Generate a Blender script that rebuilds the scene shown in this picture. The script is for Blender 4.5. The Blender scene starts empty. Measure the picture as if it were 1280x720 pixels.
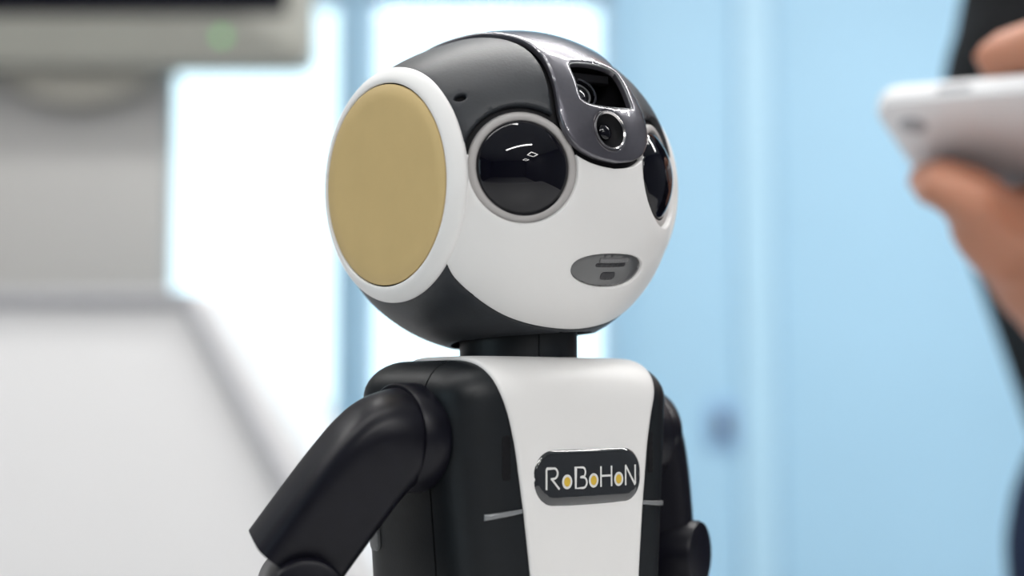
import bpy, bmesh, math, random
from mathutils import Vector, Matrix, Euler
from mathutils.geometry import delaunay_2d_cdt
from mathutils.bvhtree import BVHTree

random.seed(4)
S = bpy.context.scene
COL = S.collection
R = math.radians
FPX = 1778.0                       # focal length in pixels of the 1280 px wide frame
PITCH = R(4.05)
ZC = 1.115                         # camera height; the counter top is 1.0 m high

# ------------------------------------------------------------------ camera
cam_d = bpy.data.cameras.new('camera')
cam_d.sensor_width = 36.0
cam_d.lens = FPX / 1280.0 * 36.0
cam_d.clip_start = 0.02
cam_d.clip_end = 100
cam_d.dof.use_dof = True
cam_d.dof.focus_distance = 0.298
cam_d.dof.aperture_fstop = 6.6
cam = bpy.data.objects.new('camera', cam_d)
COL.objects.link(cam)
cam.location = (0, 0, ZC)
cam.rotation_euler = (R(90) + PITCH, 0, 0)
S.camera = cam

# ------------------------------------------------------------------ world: pale overcast daylight outside the windows
world = bpy.data.worlds.new('overcast_sky')
S.world = world
world.use_nodes = True
bgn = world.node_tree.nodes['Background']
bgn.inputs[0].default_value = (0.80, 0.95, 1.0, 1)
bgn.inputs[1].default_value = 2.2

S.view_settings.view_transform = 'Standard'
S.view_settings.look = 'None'
S.view_settings.gamma = 1.0
S.view_settings.use_curve_mapping = False
S.view_settings.exposure = 0.0
S.cycles.use_denoising = True
S.cycles.max_bounces = 8
S.cycles.sample_clamp_indirect = 6.0
S.cycles.caustics_reflective = False
S.cycles.caustics_refractive = False


def W(px, py, depth):
    """world point seen at a pixel, at a given distance along +Y"""
    x = (px - 640) / FPX
    u = (360 - py) / FPX
    d = Vector((x, math.cos(PITCH) - u * math.sin(PITCH), math.sin(PITCH) + u * math.cos(PITCH)))
    return Vector((0, 0, ZC)) + d * (depth / d.y)


# ------------------------------------------------------------------ materials
def mat(name, col, rough=0.5, metal=0.0, coat=0.0, noise=0.0, nscale=40.0, bump=0.0, bscale=400.0,
        spec=0.5, emit=None, estr=0.0, coat_rough=0.05, trans=0.0, sss=0.0, bdist=0.0004):
    m = bpy.data.materials.new(name)
    m.use_nodes = True
    nt = m.node_tree
    b = nt.nodes['Principled BSDF']
    b.inputs['Base Color'].default_value = (*col, 1)
    b.inputs['Roughness'].default_value = rough
    b.inputs['Metallic'].default_value = metal
    b.inputs['Coat Weight'].default_value = coat
    b.inputs['Coat Roughness'].default_value = coat_rough
    b.inputs['Specular IOR Level'].default_value = spec
    b.inputs['Transmission Weight'].default_value = trans
    if sss:
        b.inputs['Subsurface Weight'].default_value = sss
        b.inputs['Subsurface Radius'].default_value = (0.012, 0.004, 0.002)
        b.inputs['Subsurface Scale'].default_value = 1.0
    if emit:
        b.inputs['Emission Color'].default_value = (*emit, 1)
        b.inputs['Emission Strength'].default_value = estr
    tc = nt.nodes.new('ShaderNodeTexCoord')
    if noise:
        n = nt.nodes.new('ShaderNodeTexNoise')
        n.inputs['Scale'].default_value = nscale
        n.inputs['Detail'].default_value = 4
        nt.links.new(tc.outputs['Object'], n.inputs['Vector'])
        r = nt.nodes.new('ShaderNodeValToRGB')
        r.color_ramp.elements[0].position = 0.3
        r.color_ramp.elements[1].position = 0.7
        r.color_ramp.elements[0].color = (*[c * (1 - noise) for c in col], 1)
        r.color_ramp.elements[1].color = (*[min(1, c * (1 + noise)) for c in col], 1)
        nt.links.new(n.outputs['Fac'], r.inputs['Fac'])
        nt.links.new(r.outputs['Color'], b.inputs['Base Color'])
    if bump:
        n = nt.nodes.new('ShaderNodeTexNoise')
        n.inputs['Scale'].default_value = bscale
        n.inputs['Detail'].default_value = 2
        nt.links.new(tc.outputs['Object'], n.inputs['Vector'])
        bp = nt.nodes.new('ShaderNodeBump')
        bp.inputs['Strength'].default_value = bump
        bp.inputs['Distance'].default_value = bdist
        nt.links.new(n.outputs['Fac'], bp.inputs['Height'])
        nt.links.new(bp.outputs['Normal'], b.inputs['Normal'])
    return m


M = {
    'white': mat('white_plastic', (0.735, 0.73, 0.725), 0.42, spec=0.4, noise=0.01, nscale=60),
    'earwhite': mat('ear_white_plastic', (0.77, 0.765, 0.76), 0.5, spec=0.35, noise=0.01, nscale=60),
    'charcoal': mat('charcoal_plastic', (0.017, 0.020, 0.025), 0.46, spec=0.38, noise=0.08, nscale=300, bump=0.25, bscale=1600, bdist=0.0001),
    'black': mat('black_plastic', (0.0022, 0.0040, 0.0062), 0.45, spec=0.34, noise=0.1, nscale=300, bump=0.2, bscale=1600, bdist=0.0001),
    'arm': mat('arm_black_plastic', (0.0035, 0.0035, 0.0075), 0.38, spec=0.24, noise=0.1, nscale=300, bump=0.12, bscale=1600, bdist=0.0001),
    'gap': mat('gap_black', (0.003, 0.003, 0.0045), 0.6, spec=0.2, noise=0.05),
    'visor': mat('gunmetal_visor', (0.095, 0.092, 0.110), 0.28, metal=0.55, coat=1.0, noise=0.05, nscale=900, coat_rough=0.03),
    'gold': mat('gold_paint', (0.58, 0.43, 0.195), 0.55, metal=0.15, noise=0.03, nscale=90, bump=0.08, bscale=2500, bdist=0.0001),
    'eye': mat('black_gloss_eye', (0.003, 0.003, 0.006), 0.02, spec=0.42, noise=0.05),
    'ring': mat('grey_eye_ring', (0.40, 0.385, 0.38), 0.45, noise=0.02),
    'chrome': mat('bright_metal', (0.62, 0.60, 0.60), 0.2, metal=1.0, noise=0.02),
    'silver': mat('silver_trim', (0.22, 0.23, 0.24), 0.35, metal=0.4, noise=0.02),
    'mouth': mat('smoked_mouth', (0.085, 0.087, 0.090), 0.22, coat=0.6, noise=0.05, nscale=200),
    'mouthdark': mat('mouth_slot_black', (0.012, 0.012, 0.016), 0.4, noise=0.05),
    'mouthbar': mat('mouth_bar_grey', (0.15, 0.15, 0.155), 0.3, noise=0.05),
    'lens': mat('lens_glass', (0.006, 0.006, 0.012), 0.03, coat=1.0, noise=0.05),
    'badge': mat('badge_gloss', (0.020, 0.022, 0.025), 0.08, coat=1.0, noise=0.05, coat_rough=0.02),
    'letter': mat('badge_letter_white', (0.66, 0.66, 0.65), 0.5, noise=0.02),
    'yolk': mat('badge_yellow', (0.60, 0.40, 0.04), 0.5, noise=0.02),
    'cover': mat('grey_side_cover', (0.075, 0.08, 0.085), 0.4, noise=0.05, nscale=200),
    'wallblue': mat('pale_blue_paint', (0.40, 0.66, 0.86), 0.6, noise=0.015, nscale=3),
    'wallstrip': mat('paler_blue_paint', (0.46, 0.72, 0.90), 0.5, noise=0.015, nscale=3),
    'wallgrey': mat('dark_grey_paint', (0.09, 0.095, 0.11), 0.8, noise=0.02, nscale=3),
    'pillar': mat('off_white_paint', (0.38, 0.377, 0.37), 0.7, noise=0.015, nscale=3),
    'ceil': mat('ceiling_white', (0.60, 0.60, 0.60), 0.9, noise=0.015, nscale=3),
    'floor': mat('light_grey_carpet', (0.58, 0.58, 0.59), 0.9, noise=0.15, nscale=120, bump=0.3, bscale=300),
    'frame': mat('window_frame_blue_white', (0.50, 0.70, 0.85), 0.4, noise=0.015),
    'table': mat('pale_grey_laminate', (0.52, 0.52, 0.52), 0.35, noise=0.01, nscale=5),
    'metal': mat('brushed_metal', (0.5, 0.5, 0.5), 0.35, metal=0.9, noise=0.03),
    'bezel': mat('grey_olive_bezel', (0.27, 0.272, 0.245), 0.4, noise=0.02),
    'screenshade': mat('warm_grey_shadow', (0.36, 0.35, 0.31), 0.6, noise=0.02),  # tone of the shadow shape under the wall screen
    'screen': mat('dark_screen', (0.004, 0.004, 0.008), 0.25, noise=0.05),
    'led': mat('green_led', (0.1, 0.5, 0.1), 0.3, emit=(0.2, 0.9, 0.25), estr=0.35),
    'board': mat('white_counter_panel', (0.69, 0.69, 0.70), 0.45, noise=0.01, nscale=5),
    'trim': mat('grey_edge_trim', (0.40, 0.405, 0.43), 0.5, noise=0.02),
    'plate': mat('blue_grey_plate', (0.25, 0.42, 0.66), 0.5, noise=0.02),
    'tube': mat('lamp_diffuser', (0.9, 0.9, 0.9), 0.5, emit=(1.0, 0.98, 0.95), estr=9.0),
    'fixture': mat('fixture_white', (0.75, 0.75, 0.75), 0.5, noise=0.01),
    'skin': mat('skin', (0.50, 0.225, 0.14), 0.5, noise=0.06, nscale=30, sss=0.15, bump=0.2, bscale=200),
    'cloth': mat('black_cloth', (0.004, 0.0045, 0.006), 0.85, spec=0.15, noise=0.15, nscale=60, bump=0.4, bscale=500),
    'trouser': mat('navy_cloth', (0.006, 0.014, 0.042), 0.85, spec=0.15, noise=0.15, nscale=60, bump=0.4, bscale=500),
    'hair': mat('dark_hair', (0.012, 0.010, 0.009), 0.5, noise=0.2, nscale=80, bump=0.5, bscale=150),
    'shoe': mat('black_leather', (0.012, 0.012, 0.012), 0.35, noise=0.1),
    'phone': mat('white_phone_plastic', (0.84, 0.84, 0.86), 0.3, noise=0.01),
    'pglass': mat('phone_screen_glass', (0.01, 0.01, 0.012), 0.05, noise=0.05),
    'eyewhite': mat('eye_white', (0.75, 0.75, 0.72), 0.3, noise=0.01),
}
# clear window glass: thin, mostly see-through with a mirror sheen
gm = bpy.data.materials.new('window_glass')
gm.use_nodes = True
nt = gm.node_tree
nt.nodes.clear()
o_ = nt.nodes.new('ShaderNodeOutputMaterial')
mx = nt.nodes.new('ShaderNodeMixShader')
tr = nt.nodes.new('ShaderNodeBsdfTransparent')
tr.inputs[0].default_value = (0.93, 0.98, 1, 1)
gl = nt.nodes.new('ShaderNodeBsdfGlossy')
gl.inputs['Roughness'].default_value = 0.03
fr = nt.nodes.new('ShaderNodeFresnel')
fr.inputs[0].default_value = 1.35
nt.links.new(fr.outputs[0], mx.inputs[0])
nt.links.new(tr.outputs[0], mx.inputs[1])
nt.links.new(gl.outputs[0], mx.inputs[2])
nt.links.new(mx.outputs[0], o_.inputs[0])
M['glass'] = gm


# ------------------------------------------------------------------ object helpers
def link(name, me, m, parent=None, smooth=True, angle=40):
    o = bpy.data.objects.new(name, me)
    COL.objects.link(o)
    if m is not None:
        me.materials.append(M[m])
    if smooth:
        me.set_sharp_from_angle(angle=R(angle))
    if parent:
        o.parent = parent
    return o


def from_bm(name, bm, m, parent=None, smooth=True, angle=40):
    bmesh.ops.recalc_face_normals(bm, faces=bm.faces[:])
    me = bpy.data.meshes.new(name)
    for f in bm.faces:
        f.smooth = smooth
    bm.to_mesh(me)
    bm.free()
    return link(name, me, m, parent, smooth, angle)


def tag(o, label=None, cat=None, group=None, kind=None):
    if label: o['label'] = label
    if cat: o['category'] = cat
    if group: o['group'] = group
    if kind: o['kind'] = kind
    return o


def empty(name, loc, rz=0.0, parent=None):
    o = bpy.data.objects.new(name, None)
    o.empty_display_size = 0.02
    COL.objects.link(o)
    o.location = loc
    o.rotation_euler = (0, 0, rz)
    if parent: o.parent = parent
    return o


def bm_box(bm, lo, hi, bevel=0.0, seg=2, mtx=None):
    r = bmesh.ops.create_cube(bm, size=1.0)
    vs = r['verts']
    c = [(a + b) / 2 for a, b in zip(lo, hi)]
    s = [abs(b - a) for a, b in zip(lo, hi)]
    for v in vs:
        v.co = Vector((c[0] + v.co.x * s[0], c[1] + v.co.y * s[1], c[2] + v.co.z * s[2]))
    if bevel:
        es = list({e for v in vs for e in v.link_edges})
        g = bmesh.ops.bevel(bm, geom=es, offset=bevel, segments=seg, affect='EDGES', profile=0.5)
        vs = list({v for f in g['faces'] for v in f.verts} | {v for v in vs if v.is_valid})
    if mtx:
        for v in vs: v.co = mtx @ v.co
    return vs


def box(name, lo, hi, m, parent=None, bevel=0.0, seg=2, mtx=None):
    bm = bmesh.new()
    bm_box(bm, lo, hi, bevel, seg, mtx)
    return from_bm(name, bm, m, parent)


def frame_of(n, up=Vector((0, 0, 1))):
    n = Vector(n).normalized()
    e1 = up.cross(n)
    if e1.length < 1e-4: e1 = Vector((1, 0, 0))
    e1.normalize()
    return e1, n.cross(e1).normalized(), n


def bm_lathe(bm, prof, c, n, seg=64, sx=1.0, sy=1.0):
    """profile [(radius, height along n)] turned about the axis through c"""
    e1, e2, n = frame_of(n)
    c = Vector(c)
    rings = []
    for r, h in prof:
        if r < 1e-7:
            rings.append([bm.verts.new(c + n * h)])
        else:
            rings.append([bm.verts.new(c + n * h + e1 * (r * sx * math.cos(a)) + e2 * (r * sy * math.sin(a)))
                          for a in (2 * math.pi * k / seg for k in range(seg))])
    for A, B in zip(rings, rings[1:]):
        for k in range(seg):
            k2 = (k + 1) % seg
            if len(A) == 1 and len(B) == 1: continue
            if len(A) == 1: bm.faces.new((A[0], B[k], B[k2]))
            elif len(B) == 1: bm.faces.new((A[k], B[0], A[k2]))
            else: bm.faces.new((A[k], B[k], B[k2], A[k2]))
    return rings


def lathe(name, prof, c, n, m, parent=None, seg=64, sx=1.0, sy=1.0, angle=40):
    bm = bmesh.new()
    bm_lathe(bm, prof, c, n, seg, sx, sy)
    return from_bm(name, bm, m, parent, angle=angle)


def bm_loft(bm, rings, cap=True):
    vs = [[bm.verts.new(p) for p in r] for r in rings]
    n = len(vs[0])
    for A, B in zip(vs, vs[1:]):
        for k in range(n):
            bm.faces.new((A[k], A[(k + 1) % n], B[(k + 1) % n], B[k]))
    if cap:
        bm.faces.new(vs[0][::-1])
        bm.faces.new(vs[-1])
    return vs


def sup(t, n):
    c, s = math.cos(t), math.sin(t)
    return (math.copysign(abs(c) ** (2 / n), c), math.copysign(abs(s) ** (2 / n), s))


def bez(P, t):
    P = [Vector(p) for p in P]
    while len(P) > 1:
        P = [a.lerp(b, t) for a, b in zip(P, P[1:])]
    return P[0]


# ==================================================================  THE ROOM
X0, X1, Y0, Y1, H = -3.2, 3.0, -6.0, 3.0, 2.85


def struct(name, lo, hi, m):
    return tag(box(name, lo, hi, m), kind='structure')


tag(struct('floor', (X0 - .1, Y0 - .1, -0.1), (X1 + .1, Y1 + .2, 0), 'floor'), 'light grey carpeted room floor')
tag(struct('ceiling', (X0 - .1, Y0 - .1, H), (X1 + .1, Y1 + .2, H + .1), 'ceil'), 'plain white room ceiling')
LWIN = (-2.9, -0.7, 0.85, 2.4)      # a side window left of the photographer: y0, y1, z0, z1
bm = bmesh.new()
for lo, hi in (((X0 - .1, Y0, 0), (X0, LWIN[0], H)), ((X0 - .1, LWIN[1], 0), (X0, Y1, H)),
               ((X0 - .1, LWIN[0], 0), (X0, LWIN[1], LWIN[2])), ((X0 - .1, LWIN[0], LWIN[3]), (X0, LWIN[1], H))):
    bm_box(bm, lo, hi)
tag(from_bm('wall_left', bm, 'wallgrey', smooth=False), 'dark grey painted side wall with a wide window', kind='structure')
wl = tag(empty('window_3', (X0 - .05, (LWIN[0] + LWIN[1]) / 2, LWIN[2])), 'wide side window in the dark grey wall', kind='structure')
hy_, hz_ = (LWIN[1] - LWIN[0]) / 2, LWIN[3] - LWIN[2]
bm = bmesh.new()
for lo, hi in (((-.03, -hy_, 0), (.03, -hy_ + .04, hz_)), ((-.03, hy_ - .04, 0), (.03, hy_, hz_)), ((-.03, -.02, 0), (.03, .02, hz_)),
               ((-.03, -hy_, 0), (.03, hy_, .04)), ((-.03, -hy_, hz_ - .04), (.03, hy_, hz_))):
    bm_box(bm, lo, hi)
from_bm('window_frame', bm, 'frame', wl)
for a_, b_ in ((-hy_ + .04, -.02), (.02, hy_ - .04)):
    box('pane', (-.003, a_, .04), (.003, b_, hz_ - .04), 'glass', wl)
tag(struct('wall_right', (X1, Y0, 0), (X1 + .1, Y1, H), 'wallgrey'), 'dark grey painted side wall')
tag(struct('wall_front', (X0 - .1, Y0 - .1, 0), (X1 + .1, Y0, H), 'wallgrey'), 'dark grey painted wall behind the photographer')

# back wall with two tall window openings
def bx(px): return (px - 640) / FPX * Y1
WZ0, WZ1 = 1.03, 1.98
wins = [(-1.35, bx(428)), (bx(451), bx(766))]
bm = bmesh.new()
T0, T1 = Y1, Y1 + 0.14
bm_box(bm, (X0 - .1, T0, 0), (X1 + .1, T1, WZ0))
bm_box(bm, (X0 - .1, T0, WZ1), (X1 + .1, T1, H))
edges = [X0 - .1, wins[0][0], wins[0][1], wins[1][0], wins[1][1], X1 + .1]
for k in (0, 2, 4):
    bm_box(bm, (edges[k], T0, WZ0), (edges[k + 1], T1, WZ1))
wb = tag(from_bm('wall_back', bm, 'wallblue', smooth=False), 'pale blue panelled wall with tall bright windows', kind='structure')
# panels on the blue wall to the right of the windows, joints left open
px_edges = [bx(786), bx(922), bx(972), bx(1300), bx(1700), bx(2300)]
for k, (a, b) in enumerate(zip(px_edges, px_edges[1:])):
    box('panel', (a + .003, Y1 - (.012 if k != 1 else .018), 0.02), (b - .003, Y1 + .001, H - .02),
        'wallstrip' if k == 1 else 'wallblue', wb, 0.003)
for i, (a, b) in enumerate(wins):
    wr = tag(empty('window_%d' % (i + 1), ((a + b) / 2, Y1 + .07, WZ0)), 'tall bright window in the blue wall', kind='structure')
    inv = -wr.location
    f = .022
    bm = bmesh.new()
    for lo, hi in (((a, T0 + .03, WZ0), (a + f, T1 - .03, WZ1)), ((b - f, T0 + .03, WZ0), (b, T1 - .03, WZ1)),
                   ((a, T0 + .03, WZ0), (b, T1 - .03, WZ0 + f)), ((a, T0 + .03, WZ1 - f), (b, T1 - .03, WZ1))):
        bm_box(bm, lo, hi)
    bmesh.ops.translate(bm, verts=bm.verts[:], vec=inv)
    from_bm('window_frame', bm, 'frame', wr)
    box('pane', Vector((a + f, T0 + .066, WZ0 + f)) + inv, Vector((b - f, T0 + .072, WZ1 - f)) + inv, 'glass', wr)
    box('window_sill', Vector((a - .02, T0 - .05, WZ0 - .03)) + inv, Vector((b + .02, T0 + .03, WZ0)) + inv, 'frame', wr, .004)
# small blue-grey plate added as a darker spot on the wall
c = W(903, 532, Y1 - .014)
sp = tag(empty('wall_plate', c), 'small dark blue wall plate on pale blue wall panel', 'plate')
box('plate', (-.030, -.012, -.045), (.030, .004, .045), 'plate', sp, .003)
box('plate_inset', (-.012, -.017, -.022), (.012, -.012, .022), 'wallgrey', sp, .002)

# off-white pillar on the left
PY = 2.0
pxr = (205 - 640) / FPX * PY
tag(struct('wall_pillar', (-1.75, PY, 0), (pxr, PY + .05, H), 'pillar'), 'off-white pillar carrying the wall screen')

LAMP = 0.285
# ------------------------------------------------------------------ ceiling lamps (the room's own lights and an added wash for the blue wall)
def strip_lamp(loc, length, along=0, watts=40, n=0):
    t = empty('ceiling_strip_light', (loc[0], loc[1], H), R(along))
    box('housing', (-length / 2, -.07, -.05), (length / 2, .07, 0), 'fixture', t, .004)
    box('diffuser', (-length / 2 + .02, -.05, -.075), (length / 2 - .02, .05, -.05), 'tube', t, .01)
    ld = bpy.data.lights.new('strip_light', 'AREA')
    ld.shape = 'RECTANGLE'
    ld.size, ld.size_y = length - .04, .10
    ld.energy = watts * LAMP
    ld.color = (1.0, 0.985, 0.96)
    lo = bpy.data.objects.new('lamp', ld)
    COL.objects.link(lo)
    lo.parent = t
    lo.location = (0, 0, -.08)
    return t


STRIPS = [((0.55, -1.75), 2.0, 38, 140, 'long ceiling strip light behind the photographer'),
          ((-0.9, 0.0), 2.4, 0, 45, 'long ceiling strip light above the photographer'),
          ((0.7, 0.9), 2.4, 0, 45, 'long ceiling strip light above the standing person'),
          ((0.9, 1.35), 3.4, 0, 172, 'longest ceiling strip light, added to brighten the blue wall'),  # unseen strip added to wash the wall with light
          ((-1.9, 1.2), 1.6, 90, 45, 'ceiling strip light in front of the pillar')]
for (p, L, al, w, lab) in STRIPS:
    tag(strip_lamp(p, L, al, w), lab, 'light', 'ceiling strip lights')


def square_lamp(x, y, s, label, watts=70):
    t = tag(empty('square_ceiling_light', (x, y, H)), label, 'light', 'square ring ceiling lights')
    for k in range(4):
        bm = bmesh.new()
        mt = Matrix.Rotation(k * math.pi / 2, 4, 'Z')
        bm_box(bm, (-s / 2, s / 2 - .12, -.06), (s / 2 - .12, s / 2, 0), .005, 2, mt)
        from_bm('housing', bm, 'fixture', t)
        bm = bmesh.new()
        bm_box(bm, (-s / 2 + .02, s / 2 - .10, -.075), (s / 2 - .14, s / 2 - .02, -.06), .004, 2, mt)
        from_bm('diffuser', bm, 'tube', t)
        ld = bpy.data.lights.new('square_light', 'AREA')
        ld.shape = 'RECTANGLE'
        ld.size, ld.size_y = s - .16, .08
        ld.energy = watts * LAMP / 4
        ld.color = (1.0, 0.985, 0.96)
        lo = bpy.data.objects.new('lamp', ld)
        COL.objects.link(lo)
        lo.parent = t
        lo.location = mt @ Vector((-.06, s / 2 - .06, -.08))
        lo.rotation_euler = (0, 0, k * math.pi / 2)
    return t


square_lamp(2.2, -2.5, 0.9, 'square ring ceiling light nearer the photographer')
square_lamp(2.4, -4.6, 0.8, 'smaller square ring ceiling light near the front wall')

# ------------------------------------------------------------------ display table the robot stands on
tb = tag(empty('display_table', (0.0, 0.17, 0)), 'pale grey display table the small robot stands on', 'table')
def rrect(hx, hy, r, n=8):
    pts = []
    for cx, cy, a0 in ((hx - r, hy - r, 0), (-hx + r, hy - r, 90), (-hx + r, -hy + r, 180), (hx - r, -hy + r, 270)):
        for k in range(n + 1):
            a = R(a0 + 90 * k / n)
            pts.append((cx + r * math.cos(a), cy + r * math.sin(a)))
    return pts
bm = bmesh.new()
bm_loft(bm, [[(x, y, z) for x, y in rrect(hx, hy, .05)] for hx, hy, z in ((.596, .336, .972), (.60, .34, .976), (.60, .34, .996), (.596, .336, 1.0))])
from_bm('table_top', bm, 'table', tb)
for sx in (-1, 1):
    for sy in (-1, 1):
        lathe('leg', [(0, 0), (.022, 0), (.022, .01), (.018, .02), (.018, .972), (0, .972)], (sx * .53, sy * .27, 0), (0, 0, 1), 'metal', tb, 20)
bm = bmesh.new()
bm_box(bm, (-.53, -.28, .93), (.53, -.26, .972)); bm_box(bm, (-.53, .26, .93), (.53, .28, .972))
bm_box(bm, (-.54, -.27, .93), (-.52, .27, .972)); bm_box(bm, (.52, -.27, .93), (.54, .27, .972))
from_bm('apron', bm, 'metal', tb)

# ==================================================================  THE ROBOT
# designed in millimetres; x = robot's left, -y = forward, z = height above the camera's height
YAW = 40.5
ZR = 115.0
rob = empty('toy_robot', (-0.002, 0.32, ZC - ZR / 1000), R(YAW))
tag(rob, 'small black and white humanoid robot with round head and gold ear discs', 'robot')


def mm(p): return Vector((p[0], p[1], p[2] + ZR)) / 1000.0


# ------------------------------------------------------------------ head surface
HA, HP, HBY, HBZ, HQ, HW = 41.9, 1.9, 36.2, 35.8, 2.35, 33.1
HZ = 43.4
EARZ = 1.3           # the ear discs sit a little above the middle of the head


def h_zc(x): return EARZ * min(1.0, abs(x) / 31.0) ** 4
head = empty('head', mm((0, 0, HZ)))


def h_imp(p):
    return abs(p[0] / HA) ** HP + (abs(p[1] / HBY) ** HQ + abs((p[2] - h_zc(p[0])) / HBZ) ** HQ) ** (HP / HQ) - 1


def h_nrm(p):
    e = 0.01
    g = []
    for k in range(3):
        a = list(p); b = list(p)
        a[k] += e; b[k] -= e
        g.append(h_imp(a) - h_imp(b))
    return Vector(g).normalized()


def h_pt(v, x, h=0.0):
    """point of the head skin at angle v (degrees, 0 = forward, 90 = up) and sideways x, lifted by h"""
    x = max(-HA + .01, min(HA - .01, x))
    s = (1 - abs(x / HA) ** HP) ** (1 / HP)
    c, n = math.cos(R(v)), math.sin(R(v))
    k = (abs(c / HBY) ** HQ + abs(n / HBZ) ** HQ) ** (-1 / HQ)
    p = Vector((x, -s * k * c, s * k * n + h_zc(x)))
    return p + h_nrm(p) * h if h else p


def h_vx(p):
    return math.degrees(math.atan2(p[2] - h_zc(p[0]), -p[1])), p[0]


VS = 30.0 * math.pi / 180        # mm per degree: flattening of the skin to the plane


def flat(v, x): return (v * VS, x)


def h_proj(p, n):
    """slide p along n onto the skin"""
    p = Vector(p); n = Vector(n)
    a, b = -15.0, 15.0
    for _ in range(40):
        m = (a + b) / 2
        if h_imp(p + n * m) > 0: b = m
        else: a = m
    return p + n * a


def skin_circle(c, n, r, ry=None, seg=72, power=2.0, flat_top=1.0):
    e1, e2, n = frame_of(n)
    out = []
    for k in range(seg):
        a, b = sup(2 * math.pi * k / seg, power)
        if b > 0: b *= flat_top
        p = h_proj(Vector(c) + e1 * (a * r) + e2 * (b * (ry or r)), n)
        out.append(flat(*h_vx(p)))
    return out


def inpoly(p, poly):
    x, y = p
    ins = False
    j = len(poly) - 1
    for i in range(len(poly)):
        xi, yi = poly[i]; xj, yj = poly[j]
        if (yi > y) != (yj > y) and x < (xj - xi) * (y - yi) / (yj - yi) + xi:
            ins = not ins
        j = i
    return ins


def resample(pts, step, closed=True):
    out = []
    n = len(pts)
    for i in range(n if closed else n - 1):
        a = Vector(pts[i]); b = Vector(pts[(i + 1) % n])
        k = max(1, int((b - a).length / step))
        for j in range(k):
            out.append(a.lerp(b, j / k))
    if not closed: out.append(Vector(pts[-1]))
    return out


def catmull(pts, n=8, closed=False):
    P = [Vector(p) for p in pts]
    out = []
    N = len(P)
    rng = N if closed else N - 1
    for i in range(rng):
        if closed:
            p0, p1, p2, p3 = P[(i - 1) % N], P[i], P[(i + 1) % N], P[(i + 2) % N]
        else:
            p0, p1, p2, p3 = P[max(i - 1, 0)], P[i], P[i + 1], P[min(i + 2, N - 1)]
        for k in range(n):
            t = k / n
            out.append(0.5 * ((2 * p1) + (p2 - p0) * t + (2 * p0 - 5 * p1 + 4 * p2 - p3) * t * t + (3 * p1 - p0 - 3 * p2 + p3) * t ** 3))
    if not closed: out.append(P[-1])
    return out


def panel(name, outer, holes, m, parent, h=0.0, depth=1.4, rnd=0.35, grid=1.6, keep=None, surf=None, wall=True, drop=None):
    """a sheet cut to an outline (flat plane), laid on a surface and given thickness with rounded edges"""
    surf = surf or (lambda q, hh: h_pt(q[0] / VS, q[1], hh))
    loops = [resample(outer, .8)] + [resample(l, .8) for l in holes]
    loops = [[Vector((p[0], p[1])) for p in l] for l in loops]
    verts, edges = [], []
    for l in loops:
        s = len(verts)
        verts += l
        edges += [(s + i, s + (i + 1) % len(l)) for i in range(len(l))]
        for i in range(len(l)):
            t = (l[(i + 1) % len(l)] - l[i - 1])
            if t.length < 1e-6: continue
            t.normalize()
            nn = Vector((-t.y, t.x))
            for d in ((rnd * .12, rnd * .35, rnd * .65, rnd) if rnd > .4 else (rnd * .35, rnd)):
                verts += [l[i] + nn * d, l[i] - nn * d]
    xs = [p.x for p in loops[0]]; ys = [p.y for p in loops[0]]
    nx = int((max(xs) - min(xs)) / grid) + 1; ny = int((max(ys) - min(ys)) / grid) + 1
    for i in range(nx + 1):
        for j in range(ny + 1):
            verts.append(Vector((min(xs) + (i + .5 * (j % 2)) * grid, min(ys) + j * grid)))
    vo, eo, fo, _, _, _ = delaunay_2d_cdt(verts, edges, [], 0, 1e-4)
    tris = []
    for f in fo:
        c = sum((vo[k] for k in f), Vector((0, 0))) / len(f)
        if not inpoly(c, loops[0]): continue
        if any(inpoly(c, l) for l in loops[1:]): continue
        if keep and not keep(surf(c, 0)): continue
        tris.append(f)
    cnt = {}
    for f in tris:
        for a, b in zip(f, list(f[1:]) + [f[0]]):
            cnt[(a, b)] = 1
    bnd = [(a, b) for (a, b) in cnt if (b, a) not in cnt]
    segs = [(vo[a], vo[b]) for a, b in bnd]
    used = sorted({k for f in tris for k in f})
    bm = bmesh.new()
    top, low = {}, {}
    for k in used:
        p = vo[k]
        d = rnd
        for a, b in segs:
            if abs(a.x - p.x) > rnd + 1 or abs(a.y - p.y) > rnd + 1: continue
            ab = b - a
            t = max(0, min(1, (p - a).dot(ab) / max(1e-9, ab.length_squared)))
            d = min(d, (p - a - ab * t).length)
        hh = h - (drop or rnd) * (1 - math.sqrt(max(0, 1 - (1 - d / rnd) ** 2)))
        top[k] = bm.verts.new(surf(p, hh) / 1000)
    for f in tris:
        bm.faces.new([top[k] for k in f])
    if wall:
        for a, b in bnd:
            for k in (a, b):
                if k not in low: low[k] = bm.verts.new(surf(vo[k], h - depth) / 1000)
            try: bm.faces.new((top[b], top[a], low[a], low[b]))
            except ValueError: pass
    for f in bm.faces: f.smooth = True
    # orientation: outward
    me = bpy.data.meshes.new(name)
    bm.normal_update()
    f0 = next((f for f in bm.faces if len(f.verts) == 3), None)
    if f0:
        q = vo[used[len(used) // 2]]
        nref = (surf(q, .5) - surf(q, 0)).normalized()
        best = min((f for f in bm.faces if len(f.verts) == 3), key=lambda f: (f.calc_center_median() - surf(q, h) / 1000).length)
        if best.normal.dot(nref) < 0:
            bmesh.ops.reverse_faces(bm, faces=bm.faces[:])
    bm.to_mesh(me)
    bm.free()
    return link(name, me, m, parent, True, 60)


def mirror(pts): return [(p[0], -p[1]) for p in pts]


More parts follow.
